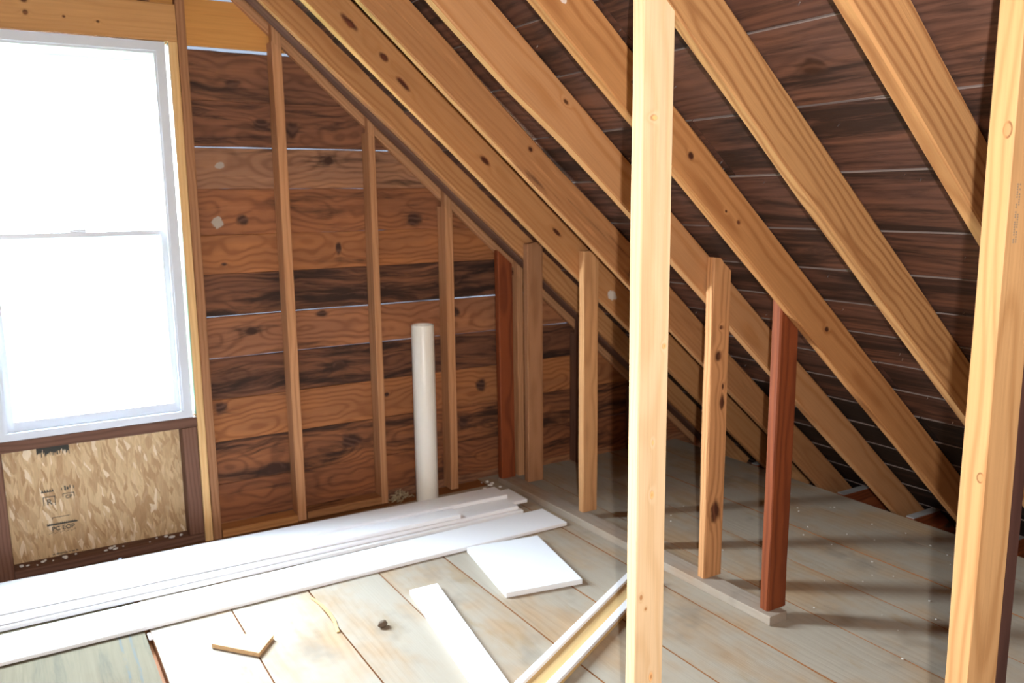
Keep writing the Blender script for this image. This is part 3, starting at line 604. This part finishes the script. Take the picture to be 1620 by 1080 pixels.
o = slab('foam_panel', [(1.619, 3.088, 0.0225), (1.950, 3.034, 0.0225), (1.860, 2.566, 0.0225), (1.542, 2.625, 0.0225)], (0, 0, 1), 0.0215, M_foam, bev=0.0015)
tag(o, 'square white foam panel lying flat on the floor planks', 'panel')
def fitrect(a, b, c):    # far-left, far-right, near-right
    return a, b, c
o = slab('white_board', [(1.240, 2.853, 0.020), (1.358, 2.848, 0.020), (1.213, 1.93, 0.020), (1.110, 1.95, 0.020)], (0, 0, 1), 0.019, M_white, bev=0.002)
tag(o, 'short white board on the floor left of the channel moulding', 'board')
# jamb moulding: bare wood face between two white lips
e = empty('channel_moulding', (1.65, 2.30, 0))
ca, cb = Vector((2.052, 2.517, 0)), Vector((1.247, 2.082, 0)); d = (cb - ca).normalized(); n = Vector((-d.y, d.x, 0))
if n.y > 0: n = -n
def strip(name, o0, o1, z0, z1, mat): 
    c = n * (o0 + o1) / 2 + Vector((0, 0, (z0 + z1) / 2)); beam(name, ca + c, cb + c, n, o1 - o0, z1 - z0, mat, e, nseg=6, ch=0.0015, jit=0.0004)
M_bare = wood('bare_moulding_wood', (0.62, 0.43, 0.20), (0.50, 0.32, 0.13), ringstr=0.4, vary=0.02)
strip('wood_face', 0.0, 0.118, 0.0008, 0.014, M_bare)
strip('white_lip', 0.0, 0.026, 0.0142, 0.027, M_white); strip('white_lip', 0.088, 0.118, 0.0142, 0.027, M_white)
tag(e, 'channel shaped moulding with bare wood between two white lips, passing behind the centre post', 'moulding')
o = slab('wood_scrap', [(0.496, 2.852, 0.017), (0.575, 2.885, 0.017), (0.695, 2.796, 0.017), (0.620, 2.703, 0.017)], (0, 0, 1), 0.016, wood('scrap_wood', (0.66, 0.43, 0.23), (0.5, 0.28, 0.13), ringstr=0.3, vary=0.02), bev=0.001)
tag(o, 'small pointed wood scrap lying across a floor joint', 'scrap')
def lump(name, loc, r, sq, mat, seed, label, cat):
    bm = bmesh.new(); bmesh.ops.create_icosphere(bm, subdivisions=3, radius=r); q = random.Random(seed)
    ph = [q.uniform(0, 6) for _ in range(6)]
    for v in bm.verts:
        s = 1 + 0.10 * math.sin(v.co.x / r * 3 + ph[0]) * math.sin(v.co.y / r * 4 + ph[1]) + 0.06 * math.sin(v.co.z / r * 7 + ph[2])
        v.co = Vector((v.co.x * s * sq[0], v.co.y * s * sq[1], v.co.z * s * sq[2]))
    me = bpy.data.meshes.new(name); bm.to_mesh(me); bm.free()
    for p in me.polygons: p.use_smooth = True
    return tag(link(name, me, mat, None, Matrix.Translation(loc) @ Matrix.Rotation(0.4, 4, 'Z')), label, cat)
lump('wood_plug', (1.053, 2.672, 0.0125), 0.017, (1.15, 0.85, 0.75), plain('dull_brown_plug', (0.13, 0.09, 0.06), 0.8), 3, 'small dark brown plug sitting alone on the bright floor', 'plug')
o = boxes('wood_chip', [(0.322, 0.333, 3.035, 3.085, -0.0075, -0.001)], M_white, bev=0.001); tag(o, 'small white chip lodged in the open floor gap', 'chip')
bm_pts = [(0.905, 3.03), (0.917, 2.95), (0.922, 2.88), (0.917, 2.80), (0.903, 2.72)]
e = empty('wood_splinter', (0.915, 2.88, 0))
for k in range(4):
    beam('sliver', (*bm_pts[k], 0.0035 + 0.002 * (k % 2)), (*bm_pts[k + 1], 0.0035 + 0.002 * ((k + 1) % 2)), (1, 0, 0), 0.014 - 0.002 * abs(k - 1.5), 0.003, M_bare, e, nseg=2, ch=0.0006, jit=0.001)
tag(e, 'thin curled wood splinter lying along a floor joint near the bright window', 'splinter')
# pipe
def pipe(x, y, z0, z1, r, t):
    bm = bmesh.new(); n = 40
    prof = [(r, 0.0), (r, z1 - z0 - 0.002), (r - 0.001, z1 - z0), (r - t + 0.001, z1 - z0), (r - t, z1 - z0 - 0.002), (r - t, 0.0)]
    rings = [[bm.verts.new((q[0] * math.cos(2 * math.pi * k / n), q[0] * math.sin(2 * math.pi * k / n), q[1])) for k in range(n)] for q in prof]
    for a in range(len(prof)):
        A, B = rings[a], rings[(a + 1) % len(prof)]
        for k in range(n): bm.faces.new((A[k], A[(k + 1) % n], B[(k + 1) % n], B[k]))
    bmesh.ops.recalc_face_normals(bm, faces=bm.faces[:])
    me = bpy.data.meshes.new('plastic_pipe'); bm.to_mesh(me); bm.free()
    for p in me.polygons: p.use_smooth = True
    me.set_sharp_from_angle(angle=0.7)
    return link('plastic_pipe', me, M_pvc, None, Matrix.Translation((x, y, z0)))
o = pipe(1.762, 3.785, 0.0, 0.905, 0.0565, 0.005); tag(o, 'ivory plastic pipe standing upright against a gable stud', 'pipe')

# ------------------------------------------------------------------ crumbs, nail tips, nest litter
def scatter(name, pts, mat, parent=None, kind='stuff', label=None, cat=None):
    bm = bmesh.new()
    for (p, r) in pts:
        bmesh.ops.create_icosphere(bm, subdivisions=1, radius=r, matrix=Matrix.Translation(p) @ Matrix.Rotation(random.random() * 3, 4, 'Z') @ Matrix.Diagonal((random.uniform(0.7, 1.5), random.uniform(0.7, 1.3), 0.6, 1)))
    me = bpy.data.meshes.new(name); bm.to_mesh(me); bm.free()
    o = link(name, me, mat, parent, Matrix()); o['kind'] = kind
    return tag(o, label, cat)
rn = random.Random(21)
pts = [(Vector((rn.uniform(2.4, 3.4), rn.uniform(1.4, 3.0), 0.002)), rn.uniform(0.0016, 0.0042)) for _ in range(46)]
for _ in range(20):
    q = rn.uniform(0.004, 0.011); pts.append((Vector((rn.uniform(-0.05, 0.6), YG + rn.uniform(0.012, 0.05), 0.0368 + q * 0.6)), q))
pts += [(Vector((rn.uniform(2.0, 2.18), rn.uniform(3.66, 3.85), 0.004)), rn.uniform(0.004, 0.012)) for _ in range(16)]
scatter('plaster_crumbs', pts, M_dustw, None, 'stuff', 'scattered white plaster crumbs on the floor planks and bottom plate', 'crumbs')
bm = bmesh.new()
for _ in range(95):
    x = rn.uniform(1.4, 3.3); y = rn.uniform(0.9, 3.4)
    p = Vector((x, y, roofz(x))) + UP * 0.138
    bmesh.ops.create_cone(bm, segments=6, radius1=0.0022, radius2=0.0006, depth=0.010, matrix=Matrix.Translation(p) @ Matrix.Rotation(math.pi + TH + rn.uniform(-0.3, 0.3), 4, 'Y'))
me = bpy.data.meshes.new('nail_tips'); bm.to_mesh(me); bm.free()
o = link('nail_tips', me, M_nail, ceil, Matrix()); o['kind'] = 'stuff'
# shredded litter beside the pipe foot
bm = bmesh.new()
for _ in range(170):
    c = Vector((1.632 + rn.gauss(0, 0.032), 3.825 + rn.uniform(-0.02, 0.045), 0.0)); c.z = 0.006 + max(0, 0.052 * (1 - abs(c.x - 1.64) / 0.075)) * rn.random()
    a = rn.uniform(0, 6.28); L = rn.uniform(0.012, 0.034); wv = rn.uniform(0.002, 0.006); tz = rn.uniform(-0.6, 0.6)
    dv = Vector((math.cos(a), math.sin(a) * 0.6, tz)) * L / 2; sv = Vector((-math.sin(a), math.cos(a), 0.4)) * wv / 2
    vs = [bm.verts.new(c + q) for q in (-dv - sv, dv - sv, dv + sv, -dv + sv)]; bm.faces.new(vs)
for v in bm.verts: v.co.z = max(v.co.z, 0.001)
me = bpy.data.meshes.new('nest_litter'); bm.to_mesh(me); bm.free()
o = link('nest_litter', me, plain('dry_straw', (0.42, 0.33, 0.20), 0.9), None, Matrix()); tag(o, 'heap of shredded straw litter at the foot of the ivory pipe', 'litter', kind='stuff')
